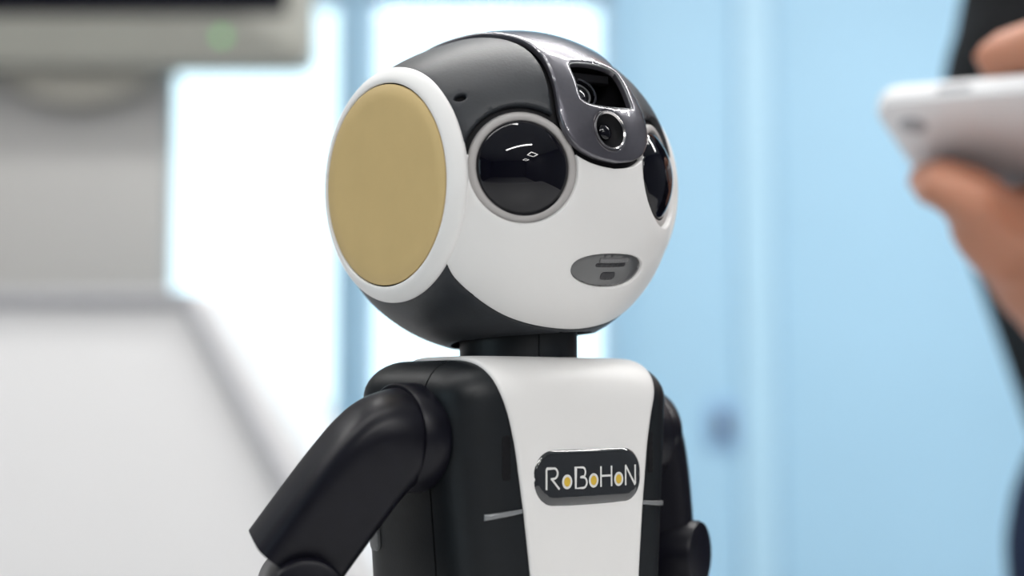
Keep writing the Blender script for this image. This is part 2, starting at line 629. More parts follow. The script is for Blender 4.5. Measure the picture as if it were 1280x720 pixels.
# eye geometry
EYE_C = [h_proj((s * 20.3, -31.0, 2.3), h_nrm((s * 20.3, -31.0, 2.3))) for s in (-1, 1)]
EYE_N = [h_nrm(c) for c in EYE_C]
eye_hole = [skin_circle(c, n, 11.55) for c, n in zip(EYE_C, EYE_N)]
eye_sock = [skin_circle(c, n, 12.9) for c, n in zip(EYE_C, EYE_N)]

# outlines in (angle, sideways) on the flattened skin
XR = 30.9
low_half = catmull([flat(v, x) for v, x in ((-45.0, -XR), (-49.8, -28.6), (-53.0, -23.6), (-54.8, -18.0), (-55.2, -12.6), (-55.0, -6), (-55.0, 0))], 6)
low_full = [tuple(p) for p in low_half] + [(p[0], -p[1]) for p in reversed(low_half[:-1])]
vis_pts = [(4.4, 0), (5.1, 3.8), (6.6, 7.0), (9.6, 10.0), (15.2, 12.1), (22.5, 12.6), (33, 11.5), (44, 10.4), (54, 10.2), (62, 10.8), (78, 12.2), (112, 13.5)]


def vis_line(grow, sgn, upto=999):
    pts = []
    for i, (v, x) in enumerate(vis_pts):
        dv = 0
        if v < 16: dv = -grow / VS * (1 - (x / 12.4) ** 2) ** .5 if x < 12.4 else 0
        pts.append(flat(v + dv, sgn * (x + grow * min(1, x / 9.0))))
    return [tuple(p) for p in catmull(pts, 6)]


visor_out = vis_line(-0.35, -1)[::-1] + vis_line(-0.35, 1)[1:]
face_top = [q for q in vis_line(0.55, -1) if q[0] < 9 * VS]
face_out = low_full + [flat(9, XR), flat(9, 11)] + [(a, -b) for a, b in reversed(face_top)] + face_top[1:] + [flat(9, -11), flat(9, -XR)]

MOUTH_C = h_pt(-30.2, 1.6)
MOUTH_N = h_nrm(MOUTH_C)
mouth_hole = skin_circle(MOUTH_C, MOUTH_N, 10.8, 4.05, power=2.15, flat_top=.92)


NR, NY = 16.2, -4.2
neck_ring = []
for k in range(96):
    a = 2 * math.pi * k / 96
    neck_ring.append(h_proj((NR * math.cos(a), NY + NR * math.sin(a), -30.0), (0, 0, -1)))
neck_loop = [flat(h_vx(p)[0] + (360 if h_vx(p)[0] < 0 else 0), p.x) for p in neck_ring]


head_core = None
# inner core: black, a little below the skin, flat bottom where the neck enters; forehead cavity cut out
CAV_C = h_pt(34, 0.6)
bm = bmesh.new()
rings = []
for i in range(61):
    x = -32.0 + 64.0 * i / 60
    ring = []
    for k in range(120):
        v = -180 + 3.0 * k
        p = h_pt(v, x, -1.3)
        p.z = max(p.z, -25.5)
        # pocket behind the forehead window
        f = h_vx(p)
        if abs(p.x - .8) < 8.6 and 10 < f[0] < 47: p = p * .80
        ring.append(p / 1000)
    rings.append(ring)
bm_loft(bm, rings)
head_core = from_bm('head_core', bm, 'gap', head)
head.name = 'head_joint'
# the head itself is the part, everything on it a sub-part
head_core.name = 'head'
head_core.parent = rob
head_core.location = mm((0, 0, HZ))
head_core.rotation_euler = (0, R(-3.0), 0)
bpy.data.objects.remove(head)
HD = head_core

panel('face_plate', face_out, eye_hole + [mouth_hole], 'white', HD, 0.0, 1.5, .3)

# charcoal shells over the brow, either side of the visor
for s, sock in zip((-1, 1), eye_sock):
    vl = [q for q in vis_line(0.75, s) if q[0] > 9 * VS]
    outl = [flat(9, s * XR)] + [flat(9, s * 12.0)] + vl + [flat(112, s * XR)]
    if s > 0: outl = outl[::-1]
    mc = flat(*h_vx(Vector((s * 28.6, -21.0, 16.6))))
    hole = [(mc[0] + .95 * math.cos(a), mc[1] + .95 * math.sin(a)) for a in (2 * math.pi * k / 24 for k in range(24))]
    panel('brow_shell', outl, [sock, hole], 'charcoal', HD, 0.1, 1.4, .45)
    mp = h_pt(mc[0] / VS, mc[1], -1.15)
    lathe('microphone_hole', [(0, 0), (.0011, 0), (.0011, -.0003), (0, -.0003)], mp / 1000, h_nrm(mp), 'gap', HD, 24)

# back of the head, from the crown round under the chin
back_out = [flat(112.6, -XR), flat(112.6, XR)] + [flat(v, XR) for v in range(130, 311, 20)]
back_low = [(p[0] + 360 * VS, p[1]) for p in reversed(low_full)]
back_out = [flat(112.6, -XR), flat(112.6, XR), flat(360 - 45.3, XR)] + [(a - .15, b) for a, b in back_low] + [flat(360 - 45.3, -XR)]
panel('back_shell', back_out, [neck_loop], 'charcoal', HD, -0.05, 1.2, .3, grid=2.0)
# neck opening rim
bm = bmesh.new()
bm_loft(bm, [[Vector((p.x * k, (p.y - NY) * k + NY, p.z + dz)) / 1000 for p in neck_ring] for k, dz in ((1.0, .2), (1.0, 6.0), (.975, 6.0), (.975, .25), (1.0, .2))], cap=False)
from_bm('neck_socket', bm, 'black', HD)

# forehead visor
win_c = [(40.4, -4.9), (41.2, -2.6), (41.4, 5.5), (40.6, 8.2), (38.2, 8.8), (28.0, 8.4), (25.4, 8.2), (24.6, 7.0), (23.7, 1), (24.2, -3.6), (25.6, -5.9), (27.8, -6.5), (33.5, -6.0), (38.6, -5.6)]
win_hole = [tuple(p) for p in catmull([flat(*p) for p in win_c], 6, True)]
CAM_C = h_pt(15.6, -0.9)
CAM_N = h_nrm(CAM_C)
cam_hole = skin_circle(CAM_C, CAM_N, 4.1, 4.1, 48)
VH = 0.85
panel('forehead_visor', visor_out, [win_hole, cam_hole], 'visor', HD, VH, 1.5, .55, grid=1.2)
# thin bright bevel round the projector window
def skin_ribbon(name, loop, w, h0, m, parent):
    L = [Vector(p) for p in loop]
    n = len(L)
    bm = bmesh.new()
    rings = []
    for i in range(n):
        t = (L[(i + 1) % n] - L[i - 1]).normalized()
        nn = Vector((-t.y, t.x))
        rings.append([h_pt((L[i] + nn * o).x / VS, (L[i] + nn * o).y, hh) / 1000 for o, hh in ((-w, h0 - .25), (-w * .4, h0), (w * .4, h0), (w, h0 - .25))])
    V = [[bm.verts.new(p) for p in r] for r in rings]
    for i in range(n):
        A, B = V[i], V[(i + 1) % n]
        for k in range(3): bm.faces.new((A[k], B[k], B[k + 1], A[k + 1]))
        bm.faces.new((A[3], B[3], B[0], A[0]))
    return from_bm(name, bm, m, parent)
skin_ribbon('window_bevel', win_hole, .13, VH - .2, 'silver', HD)
# projector lens lying inside the pocket
pc = h_pt(33, -2.6, -5.0)
pn = (h_nrm(h_pt(33, 0)) + Vector((-.35, 0, 0))).normalized()
lathe('projector_barrel', [(.0046, -.004), (.0046, .0012), (.0043, .0016), (.0039, .0016), (.0038, .0006), (.0038, -.003)], pc / 1000, pn, 'lens', HD, 48)
lathe('projector_ring', [(.00325, .0001), (.00325, .0010), (.0030, .0012), (.0028, .0010), (.0028, .0001)], pc / 1000, pn, 'silver', HD, 48)
lathe('projector_lens', [(.0029, .0), (.0024, .0009), (.0014, .0015), (0, .0017)], pc / 1000, pn, 'lens', HD, 48)
box('projector_shade', (-.0065, -.0012, -.001), (.0075, .0012, .001), 'gap', HD, .0003, 1,
    Matrix.Translation(h_pt(41, .8, -3.4) / 1000))
# camera in the visor
cb = CAM_C + CAM_N * (VH - .25)
lathe('camera_ring', [(.00405, -.0015), (.0043, .0000), (.00425, .0003), (.0040, .00035), (.0037, .0001), (.0037, -.0015)], cb / 1000, CAM_N, 'chrome', HD, 64)
lathe('camera_well', [(.0037, .0), (.0031, -.0012), (.0022, -.0016), (0, -.0016)], cb / 1000, CAM_N, 'gap', HD, 48)
lathe('camera_lens', [(.0017, -.0016), (.0017, -.0009), (.0013, -.0005), (0, -.0002)], (cb + Vector((-.5, 0, 0))) / 1000, CAM_N, 'eye', HD, 40)

# eyes
for c, n in zip(EYE_C, EYE_N):
    b = c / 1000
    rg = lathe('eye_ring', [(.0115, -.0040), (.0115, -.0028), (.0113, -.0023), (.0108, -.0020), (.0100, -.0019), (.0096, -.0022), (.0095, -.0030)], b, n, 'ring', HD, 96, angle=60)
    Rr = 15.5
    prof = []
    for k in range(17):
        r = 9.55 * (1 - k / 16)
        prof.append((r / 1000, (math.sqrt(Rr * Rr - r * r) - Rr + 1.25) / 1000))
    lathe('eye_dome', [(.00955, -.0032)] + prof, b, n, 'eye', HD, 96, angle=60)

# ear caps and gold discs
for s in (-1, 1):
    prof = [(24.3, -3.5), (24.95, -2.6), (24.95, -2.15), (24.75, -1.8), (24.2, -1.2), (23.4, -.55), (22.5, -.12), (21.75, .0), (21.55, -.1), (21.5, -.5)]
    cap = lathe('ear_cap', [(r / 1000, h / 1000) for r, h in prof], (s * HW / 1000, 0, EARZ / 1000), (s, 0, 0), 'earwhite', HD, 128, angle=60)
    prof = [(21.22, -.6), (21.22, -.12), (21.1, .0), (18, .12), (12, .22), (6, .27), (0, .28)]
    lathe('ear_disc', [(r / 1000, h / 1000) for r, h in prof], (s * HW / 1000, 0, EARZ / 1000), (s, 0, 0), 'gold', HD, 128, angle=60)

# mouth: smoked insert with a slot and a small square sensor
mouth_in = skin_circle(MOUTH_C, MOUTH_N, 10.7, 3.95, power=2.15, flat_top=.92)
panel('mouth_insert', mouth_in, [], 'mouth', HD, -0.55, .8, .15, grid=1.0)
def skin_rect(v0, v1, x0, x1, r=.5):
    a0, a1 = v0 * VS, v1 * VS
    cx, cy = (a0 + a1) / 2, (x0 + x1) / 2
    return [(cx + p[0], cy + p[1]) for p in rrect((a1 - a0) / 2, (x1 - x0) / 2, r, 4)]
panel('mouth_bar', skin_rect(-27.7, -26.1, -2.4, 6.4, .4), [], 'mouthbar', HD, -.30, .4, .12, grid=.8)
panel('mouth_slot', skin_rect(-29.3, -27.9, -3.2, 6.0, .5), [], 'mouthdark', HD, -.48, .3, .08, grid=.8)
panel('mouth_sensor', skin_rect(-33.7, -30.9, -1.0, 3.4, .7), [], 'mouthdark', HD, -.46, .3, .08, grid=.8)

# ------------------------------------------------------------------ neck
nk = lathe('neck', [(.0, .0), (.0129, .0), (.0129, .022), (.0125, .030), (.0, .030)], mm((0, -5, 3)), (0, 0, 1), 'black', rob, 72)
bm = bmesh.new()
bm_loft(bm, [[(x / 1000 + 0.0, y / 1000 - .005, (z + ZR) / 1000) for x, y in
              [(13.25 * math.cos(R(a)), 13.25 * math.sin(R(a))) for a in range(-110, 21, 5)] + [(12.6 * math.cos(R(a)), 12.6 * math.sin(R(a))) for a in range(20, -111, -5)]] for z in (5, 15.5, 16)])
from_bm('neck_guard', bm, 'black', nk)

# ------------------------------------------------------------------ torso
TC = -8.0          # centre of its depth


def t_sec(z):
    """half width, front, back of the torso at height z"""
    t = max(0.0, min(1.0, (-z) / 60.0))
    hw = 32.2 - 5.5 * t
    fr = -26.0 - 1.2 * t
    bk = 16.5 + 1.0 * t
    return hw, fr, bk


def t_ring(z, shrink, grow=0.0, n=96):
    hw, fr, bk = t_sec(z)
    cy, hd = (fr + bk) / 2, (bk - fr) / 2
    return [mm(((hw - shrink + grow) * a, cy + (hd - shrink + grow) * b, z)) for a, b in (sup(2 * math.pi * k / n, 4.8) for k in range(n))]


def t_loft(grow=0.0):
    rings = []
    top = 5.9 + grow
    rr = 8.5
    for z in [-58, -52, -46, -40, -35, -30, -25, -20, -15, -10, -6]:
        rings.append(t_ring(z, 0 if z > -58 else 1.0, grow))
    for k in range(0, 10):
        a = math.pi / 2 * k / 9
        rings.append(t_ring(top - rr + rr * math.sin(a), rr * .95 * (1 - math.cos(a)), grow))
    for sh in (12, 16, 17.5):
        rings.append(t_ring(top + .05 * sh / 17, sh, grow))
    return rings


bm = bmesh.new()
bm_loft(bm, t_loft(-.7))
torso = from_bm('torso', bm, 'gap', rob)
SPLIT = (-13.0) / 1000
bm = bmesh.new()
bm_loft(bm, t_loft(0))
bmesh.ops.recalc_face_normals(bm, faces=bm.faces[:])
bm.normal_update()
bvh = BVHTree.FromBMesh(bm)
bvh_keep = bm.copy()
b2 = bm.copy()
bmesh.ops.bisect_plane(b2, geom=b2.verts[:] + b2.edges[:] + b2.faces[:], plane_co=(0, SPLIT - .0002, 0), plane_no=(0, 1, 0), clear_outer=True)
from_bm('chest_shell', b2, 'black', torso, angle=35)
b2 = bm
bmesh.ops.bisect_plane(b2, geom=b2.verts[:] + b2.edges[:] + b2.faces[:], plane_co=(0, SPLIT + .0002, 0), plane_no=(0, -1, 0), clear_outer=True)
from_bm('back_shell', b2, 'black', torso, angle=35)


def drape_front(x, z, h):
    """point on the torso front at x, z (mm), lifted by h mm"""
    hit = bvh.ray_cast(mm((x, -60, z)), Vector((0, 1, 0)))
    return hit[0] * 1000 + hit[1] * h


def drape_side(s):
    def f(q, h):
        hit = bvh.ray_cast(mm((s * 60, q[0], q[1])), Vector((-s, 0, 0)))
        return hit[0] * 1000 + hit[1] * h
    return f


def drape_f(q, h): return drape_front(q[0], q[1], h)


# white bib: up the chest, over the collar
def bib_profile(t):
    """t 0..1 -> (origin, direction) of a ray from inside through the chest / collar surface, and half width"""
    if t < .55:
        z = -57 + (57 - 2) * (t / .55)
        hw = 13.6 + (z + 57) / 55 * 0 + max(0, 0)
        pts = [(-57, 13.8), (-38, 15.4), (-25, 16.9), (-12, 18.8), (-5.5, 20.3), (-2, 21.6)]
        for (za, wa), (zb, wb) in zip(pts, pts[1:]):
            if za <= z <= zb: hw = wa + (wb - wa) * (z - za) / (zb - za)
        return ('front', z, hw)
    if t < .75:
        a = (t - .55) / .20
        return ('arc', a, 21.6 + 2.6 * math.sin(a * math.pi / 2) ** .8)
    a = (t - .75) / .25
    return ('top', a, 24.2 - 3.0 * a)


def bib_point(u, t, h):
    kind, a, hw = bib_profile(t)
    x = u * hw
    if kind == 'front':
        o, d = Vector((x, 0, a)), Vector((0, -1, 0))
    elif kind == 'arc':
        an = R(90 * a)
        o, d = Vector((x, -16, -4)), Vector((0, -math.cos(an), math.sin(an)))
        o = Vector((x, -15, -2))
    else:
        o, d = Vector((x, -15 + 20 * a, -2)), Vector((0, 0, 1))
    # approach from outside
    far = o + d * 60
    hit = bvh.ray_cast(mm(far), -d)
    p, n = hit[0] * 1000, hit[1]
    if kind == 'arc' or kind == 'top' or kind == 'front': pass
    return p + n * h


NU, NT = 44, 120
ts = [i / NT for i in range(NT + 1)]
us = [-1 + 2 * j / NU for j in range(NU + 1)]
TH = .9
bm = bmesh.new()
G = []
for i, t in enumerate(ts):
    row = []
    for j, u in enumerate(us):
        e = 1 - abs(u)
        hh = TH
        if e < .04: hh = TH - .35
        if t > .985: hh -= .35
        row.append(bib_point(u, t, hh))
    G.append(row)
# smooth the draped sheet
for _ in range(6):
    N = [r[:] for r in G]
    for i in range(1, NT):
        for j in range(0, NU + 1):
            if 0 < j < NU:
                N[i][j] = G[i][j] * .5 + (G[i - 1][j] + G[i + 1][j] + G[i][j - 1] + G[i][j + 1]) * .125
            else:
                N[i][j] = G[i][j] * .6 + (G[i - 1][j] + G[i + 1][j]) * .2
    G = N
V = [[bm.verts.new(p / 1000) for p in r] for r in G]
for i in range(NT):
    for j in range(NU):
        bm.faces.new((V[i][j], V[i][j + 1], V[i + 1][j + 1], V[i + 1][j]))
bm.normal_update()
bib = from_bm('chest_bib', bm, 'white', torso, angle=60)
sm = bib.modifiers.new('thickness', 'SOLIDIFY')
sm.thickness = .0014
sm.offset = -1
if bib.data.polygons[len(bib.data.polygons) // 4].normal.y > 0:
    bib.data.flip_normals()

# oval name badge with lettering
BC = Vector((0.6, -27.2 - .35, -18.4))
def badge_surf(q, h):
    # slightly bowed plate following the bib
    x, z = q
    p = drape_front(max(-16, min(16, x)), BC.z + z, 0)
    y0 = -27.35 - (-(BC.z) - 18.4) * .0
    return Vector((x + BC.x, y0 + .0022 * x * x * .6, BC.z + z + ZR)) + Vector((0, -1, 0)) * h
badge_out = [(p[0], p[1]) for p in rrect(15.6, 5.95, 5.3, 12)]
panel('name_badge', badge_out, [], 'badge', torso, .55, 1.6, 2.3, grid=1.0, surf=badge_surf, drop=.95)
BH = .58
def stroke(name, pts, w, closed=False, m='letter'):
    L = [Vector((p[0] * .965 - .1, p[1])) for p in pts]
    n = len(L)
    bm = bmesh.new()
    rows = []
    for i in range(n):
        if closed: a, b = L[i - 1], L[(i + 1) % n]
        else: a, b = L[max(0, i - 1)], L[min(n - 1, i + 1)]
        t = (b - a).normalized()
        nn = Vector((-t.y, t.x))
        k = 1.0
        if 0 < i < n - 1 or closed:
            t1 = (L[i] - L[i - 1]).normalized()
            k = 1 / max(.55, abs(t1.dot(t)))
        rows.append([badge_surf(L[i] + nn * (w / 2 * k), BH), badge_surf(L[i] + nn * (w / 2 * k), BH + .05),
                     badge_surf(L[i] - nn * (w / 2 * k), BH + .05), badge_surf(L[i] - nn * (w / 2 * k), BH)])
    Vv = [[bm.verts.new(p / 1000) for p in r] for r in rows]
    for i in range(n if closed else n - 1):
        A, B = Vv[i], Vv[(i + 1) % n]
        for k2 in range(4): bm.faces.new((A[k2], B[k2], B[(k2 + 1) % 4], A[(k2 + 1) % 4]))
    if not closed:
        bm.faces.new(Vv[0]); bm.faces.new(Vv[-1][::-1])
    return bm
def merge(name, bms, m, parent):
    bm = bmesh.new()
    for b in bms:
        me = bpy.data.meshes.new('t'); b.to_mesh(me); b.free()
        bm.from_mesh(me); bpy.data.meshes.remove(me)
    return from_bm(name, bm, m, parent, angle=30)
def arc(cx, cy, rx, ry, a0, a1, n=14):
    return [(cx + rx * math.cos(R(a0 + (a1 - a0) * k / n)), cy + ry * math.sin(R(a0 + (a1 - a0) * k / n))) for k in range(n + 1)]
LW = .44
T, B_ = 2.15, -2.15
# R, B, H, N in thin strokes
merge('letter', [stroke('r', [(-12.8, B_), (-12.8, T - .2), (-12.6, T)] + [(-11.0, T)] + arc(-10.75, T - 1.05, 1.05, 1.05, 85, -80) + [(-11.6, .0)], LW),
                 stroke('r', [(-11.4, .05), (-9.2, B_)], LW)], 'letter', torso)
merge('letter', [stroke('b', [(-2.9, .15), (-2.5, .2)] + arc(-2.55, 1.1, .85, 1.0, -75, 90) + [(-4.55, T), (-4.55, B_), (-2.6, B_)] + arc(-2.35, -1.05, 1.05, 1.08, -90, 80) + [(-3.2, .1)], LW)], 'letter', torso)
merge('letter', [stroke('h', [(2.95, B_), (2.95, T)], LW), stroke('h', [(6.2, B_), (6.2, T)], LW), stroke('h', [(2.95, .12), (6.2, .12)], LW)], 'letter', torso)
merge('letter', [stroke('n', [(10.65, B_), (10.65, T - .2)], LW), stroke('n', [(10.6, T), (13.7, B_)], LW), stroke('n', [(13.75, B_ + .2), (13.75, T)], LW)], 'letter', torso)
for cx in (-7.0, .75, 8.45):
    cx2 = cx * .965 - .1
    ring = arc(cx, -.72, 1.17, 1.25, 0, 345, 23)
    merge('letter', [stroke('o', ring, .5, True)], 'letter', torso)
    bm = bmesh.new()
    c0 = bm.verts.new(badge_surf((cx2, -.72), BH + .03) / 1000)
    rr_ = [bm.verts.new(badge_surf(p, BH + .03) / 1000) for p in arc(cx2, -.72, .98, 1.06, 0, 345, 23)]
    for k in range(24): bm.faces.new((c0, rr_[k], rr_[(k + 1) % 24]))
    o = from_bm('letter_centre', bm, 'yolk', torso)
    if o.data.polygons[0].normal.y > 0: o.data.flip_normals()

# chest slots, silver ledges, side covers
for s in (-1, 1):
    sl = [(s * 20.7 + p[0], -13.9 + p[1]) for p in rrect(1.0, 4.5, .7, 4)]
    panel('chest_slot', sl, [], 'gap', torso, .12, .4, .08, grid=.8, surf=drape_f)
    if s < 0: ld = [(-25.2, -26.2), (-25.2, -25.0), (-17.2, -24.2), (-17.2, -25.0)]
    else: ld = [(17.2, -25.0), (17.2, -24.2), (28.6, -25.0), (28.6, -26.2)]
    panel('chest_ledge', ld, [], 'silver', torso, .55, .9, .18, grid=.8, surf=drape_f)
    for y0, z0, hy, hz, mm_ in ((8.6, -22.0, 2.6, 12.6, 'cover'),):
        sc = [(y0 + p[0], z0 + p[1]) for p in rrect(hy, hz, 1.8, 6)]
        panel('side_cover', sc, [], mm_, torso, .5, .9, .3, grid=1.2, surf=drape_side(s))

# ------------------------------------------------------------------ arms
def sweep(path, secs, n=40, up=Vector((0, 1, 0))):
    """path points (mm); secs = [(a, b, power, twist deg)] per point"""
    P = [Vector(p) for p in path]
    rings = []
    e = None
    for i, p in enumerate(P):
        t = (P[min(i + 1, len(P) - 1)] - P[max(i - 1, 0)]).normalized()
        if e is None:
            e = (up - t * up.dot(t)).normalized()
        else:
            e = (e - t * e.dot(t)).normalized()
        f = t.cross(e)
        a, b, pw, tw = secs[i]
        ring = []
        for k in range(n):
            c, d = sup(2 * math.pi * k / n, pw)
            c, d = c * a, d * b
            ct, st = math.cos(R(tw)), math.sin(R(tw))
            ring.append(mm(p + e * (c * ct - d * st) + f * (c * st + d * ct)))
        rings.append(ring)
    return rings


def lerp_list(keys, n):
    out = []
    for i in range(n):
        t = i / (n - 1) * (len(keys) - 1)
        k = min(int(t), len(keys) - 2)
        f = t - k
        out.append(tuple(a + (b - a) * f for a, b in zip(keys[k], keys[k + 1])))
    return out


def arm(s, ctrl, elbow_n, fore, disc, tw=0, g=1.0):
    """upper arm swept along a bend out of the shoulder disc, elbow disc, forearm, hand"""
    sh = ctrl[0]
    n = 26
    path = [bez(ctrl, i / (n - 1)) for i in range(n)]
    t_ = (path[-1] - path[-2]).normalized()
    e_ = None
    for i in range(n):
        tt = (path[min(i + 1, n - 1)] - path[max(i - 1, 0)]).normalized()
        e_ = Vector((0, 1, 0)) if e_ is None else e_
        e_ = (e_ - tt * e_.dot(tt)).normalized()
    f_ = t_.cross(e_)
    out = Vector((-.42 if s < 0 else .1, -.9, .1))          # the long edge of the sleeve points forward and out
    out = (out - t_ * out.dot(t_)).normalized()
    side = t_.cross(out)
    if side.z < 0: side = -side
    out = out * math.cos(R(tw)) + side * math.sin(R(tw))
    tw = math.degrees(math.atan2(out.dot(f_), out.dot(e_))) - 45
    secs = lerp_list([(10.4, 10.4, 2.0, tw), (10.2, 10.2, 2.3, tw), (9.4 * g, 9.4 * g, 3.4, tw), (9.1 * g, 9.1 * g, 4.2, tw), (9.1 * g, 9.1 * g, 4.6, tw), (9.1 * g, 9.1 * g, 4.8, tw)], n)
    bm = bmesh.new()
    bm_loft(bm, sweep(path, secs))
    ua = from_bm('upper_arm', bm, 'arm', rob, angle=50)
    lathe('shoulder_ring', [(0, -.004), (.0110, -.004), (.0112, -.0034), (.0112, .0016), (.0108, .0021), (.0, .0021)], mm(sh), (s, 0, 0), 'arm', ua, 64)
    E = Vector(ctrl[-1])
    d = (E - Vector(ctrl[-2])).normalized()
    en = Vector(elbow_n).normalized()
    # elbow: a disc on either side of the joint and a fork cap
    lathe('elbow_disc', [(0, disc[1]), (.0068, disc[1]), (.0076, disc[1] - .0003), (.0080, disc[1] - .0011), (.0080, -.0093), (.0076, -.0101), (0, -.0104)], mm(disc[0]), en, 'arm', ua, 64)
    # forearm
    F0, F1 = Vector(fore[0]), Vector(fore[1])
    fp = [F0.lerp(F1, i / 11) for i in range(12)]
    bm = bmesh.new()
    bm_loft(bm, sweep(fp, lerp_list([(6.5, 6.0, 2.6, 0), (8.6, 8.2, 3, 0), (8.4, 8.0, 3, 0), (7.2, 7.0, 3, 0)], 12), up=en))
    fa = from_bm('forearm', bm, 'charcoal', rob, angle=50)  # charcoal is lighter than the arm, standing for light on dark plastic
    dd = (F1 - F0).normalized()
    lathe('wrist_band', [(0, 0), (.0066, 0), (.0069, .0006), (.0069, .0022), (.0064, .0028), (0, .0028)], mm(F1), dd, 'silver', fa, 40)
    # mitten-like hand with a thumb
    hp = [F1 + dd * (2 + i * 2.0) for i in range(8)]
    bm = bmesh.new()
    bm_loft(bm, sweep(hp, lerp_list([(5.4, 5.0, 2.4, 0), (7.0, 6.0, 2.6, 0), (7.0, 5.8, 2.4, 0), (3.5, 3.0, 2.0, 0)], 8), up=en))
    ha = from_bm('hand', bm, 'white', rob)
    th0 = F1 + dd * 6 + en * 5
    bm = bmesh.new()
    bm_loft(bm, sweep([th0 + en * (i * .8) + dd * (i * 1.1) for i in range(6)], lerp_list([(2.6, 2.6, 2, 0), (2.4, 2.4, 2, 0), (1.0, 1.0, 2, 0)], 6), up=dd.orthogonal()))
    from_bm('thumb', bm, 'white', ha)
    return ua


arm(-1, [(-34.3, -9, -10), (-41, -9, -11), (-41.5, -8.5, -12), (-54, 2, -34.5)], (-.45, -.89, 0), [(-54, 1, -40), (-59, -3, -62)], ((-50.5, 3.5, -40.5), .0160), 30)
arm(1, [(33.8, -8, -11), (40.0, -8, -8.5), (40.5, -8.5, -16), (40.5, -10, -35)], (.38, -.925, 0), [(39.5, -10, -40), (41, -14, -62)], ((39.2, -10, -38.5), .0108), 10, .84)

# ------------------------------------------------------------------ hips, legs, feet (below the frame)
bm = bmesh.new()
bm_loft(bm, [t_ring(-57, 2.5), t_ring(-60, 2), t_ring(-66, 3.5), t_ring(-70, 6)])
from_bm('hip', bm, 'black', rob)
for s in (-1, 1):
    bm = bmesh.new()
    bm_loft(bm, sweep([(s * 12, -8, -64 - i * 3.2) for i in range(13)], lerp_list([(9.5, 9, 2.6, 0), (9.8, 9.4, 3, 0), (8.6, 8.4, 3, 0), (9.4, 9.0, 3, 0), (8.5, 8.5, 3, 0)], 13)))
    lg = from_bm('leg', bm, 'white', rob)
    lathe('knee_disc', [(0, .0105), (.0062, .0105), (.0068, .0099), (.0068, -.0099), (.0062, -.0105), (0, -.0105)], mm((s * 12, -8, -84)), (1, 0, 0), 'arm', lg, 40)
    bm = bmesh.new()
    bm_loft(bm, [[mm((s * 13 + hx * a, -11 + hy * b, z)) for a, b in (sup(2 * math.pi * k / 48, 3.2) for k in range(48))]
                 for hx, hy, z in ((11.2, 18.2, -115), (11.8, 19, -114), (11.8, 19, -111), (11, 17.5, -106), (9.3, 13, -102), (8, 9, -100))])
    from_bm('foot', bm, 'black', rob)

# ==================================================================  BACKGROUND THINGS
# wall screen on the pillar
TY = PY
tx1 = (386 - 640) / FPX * (TY - .06)
tz0 = W(200, 82, TY - .06).z
tv = tag(empty('wall_screen', (tx1 - .47, TY, tz0)), 'wall-mounted screen with grey bezel hanging on the off-white pillar', 'screen')
TWD, THT = .94, .57
def rr_box(name, hx, hz, r, y0, y1, cx, cz, m, parent):
    bm = bmesh.new()
    pts = rrect(hx, hz, r, 6)
    bm_loft(bm, [[(cx + x * k, y, cz + z * k) for x, z in pts] for y, k in ((y1, .98), (y1 - .004, 1.0), (y0 + .006, 1.0), (y0, .985))])
    return from_bm(name, bm, m, parent)
rr_box('housing', TWD / 2, THT / 2, .022, -.06, -.0, 0, THT / 2, 'bezel', tv)
box('display_panel', (-TWD / 2 + .033, -.0612, .071), (TWD / 2 - .033, -.058, THT - .034), 'screen', tv, .001)
q = W(277, 46, TY - .06)
lathe('power_light', [(0, .003), (.006, .002), (.007, 0), (.007, -.002)], q - tv.location + Vector((0, .0, 0)), (0, -1, 0), 'led', tv, 24)
# the screen's shadow on the pillar, built as a rounded warm grey plate
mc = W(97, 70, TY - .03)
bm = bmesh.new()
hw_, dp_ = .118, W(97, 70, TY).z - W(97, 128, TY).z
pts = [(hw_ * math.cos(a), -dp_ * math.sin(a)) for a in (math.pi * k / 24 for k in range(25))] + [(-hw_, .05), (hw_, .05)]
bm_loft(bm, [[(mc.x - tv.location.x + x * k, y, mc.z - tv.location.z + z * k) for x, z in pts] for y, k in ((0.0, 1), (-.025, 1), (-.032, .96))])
from_bm('screen_shadow', bm, 'screenshade', tv)

# white flared counter with grey edge trim
DY = 1.4
zt = W(100, 368, DY).z
xr = W(236, 375, DY).x
cx = -.95
ht = xr - cx
slope = .60
zb = .70
hb = ht + slope * (zt - zb)
ct = tag(empty('display_counter', (cx, DY, 0)), 'white flared counter with sloping sides and grey edge trim', 'counter')
bm = bmesh.new()
lean = .10
def cring(z, hx, y0, y1): return [(-hx, y0, z), (hx, y0, z), (hx, y1, z), (-hx, y1, z)]
bm_loft(bm, [cring(zb, hb + .05, -lean, .35), cring(zt - .006, ht + .022, -.0013, .35), cring(zt + .002, ht + .016, .004, .35)])
from_bm('upper_body', bm, 'board', ct, smooth=False)
box('plinth', (-hb + .04, -lean + .03, 0), (hb - .04, .33, zb), 'board', ct, .004)
def bar(name, p, q, r, m, parent):
    p, q = Vector(p), Vector(q)
    n = (q - p).normalized()
    e1, e2, _ = frame_of(n, Vector((0, 1, 0)))
    pts = [(a * r, b * r) for a, b in (sup(2 * math.pi * k / 20, 5) for k in range(20))]
    bm = bmesh.new()
    bm_loft(bm, [[c + e1 * x + e2 * y for x, y in pts] for c in (p, q)])
    return from_bm(name, bm, m, parent)
tr_ = .0075
bar('edge_trim', (-ht, -.002, zt - .004), (ht, -.002, zt - .004), tr_, 'trim', ct)
for s in (-1, 1):
    bar('edge_trim', (s * ht, -.002, zt - .004), (s * (hb - .012), -lean - .002, zb), tr_, 'trim', ct)

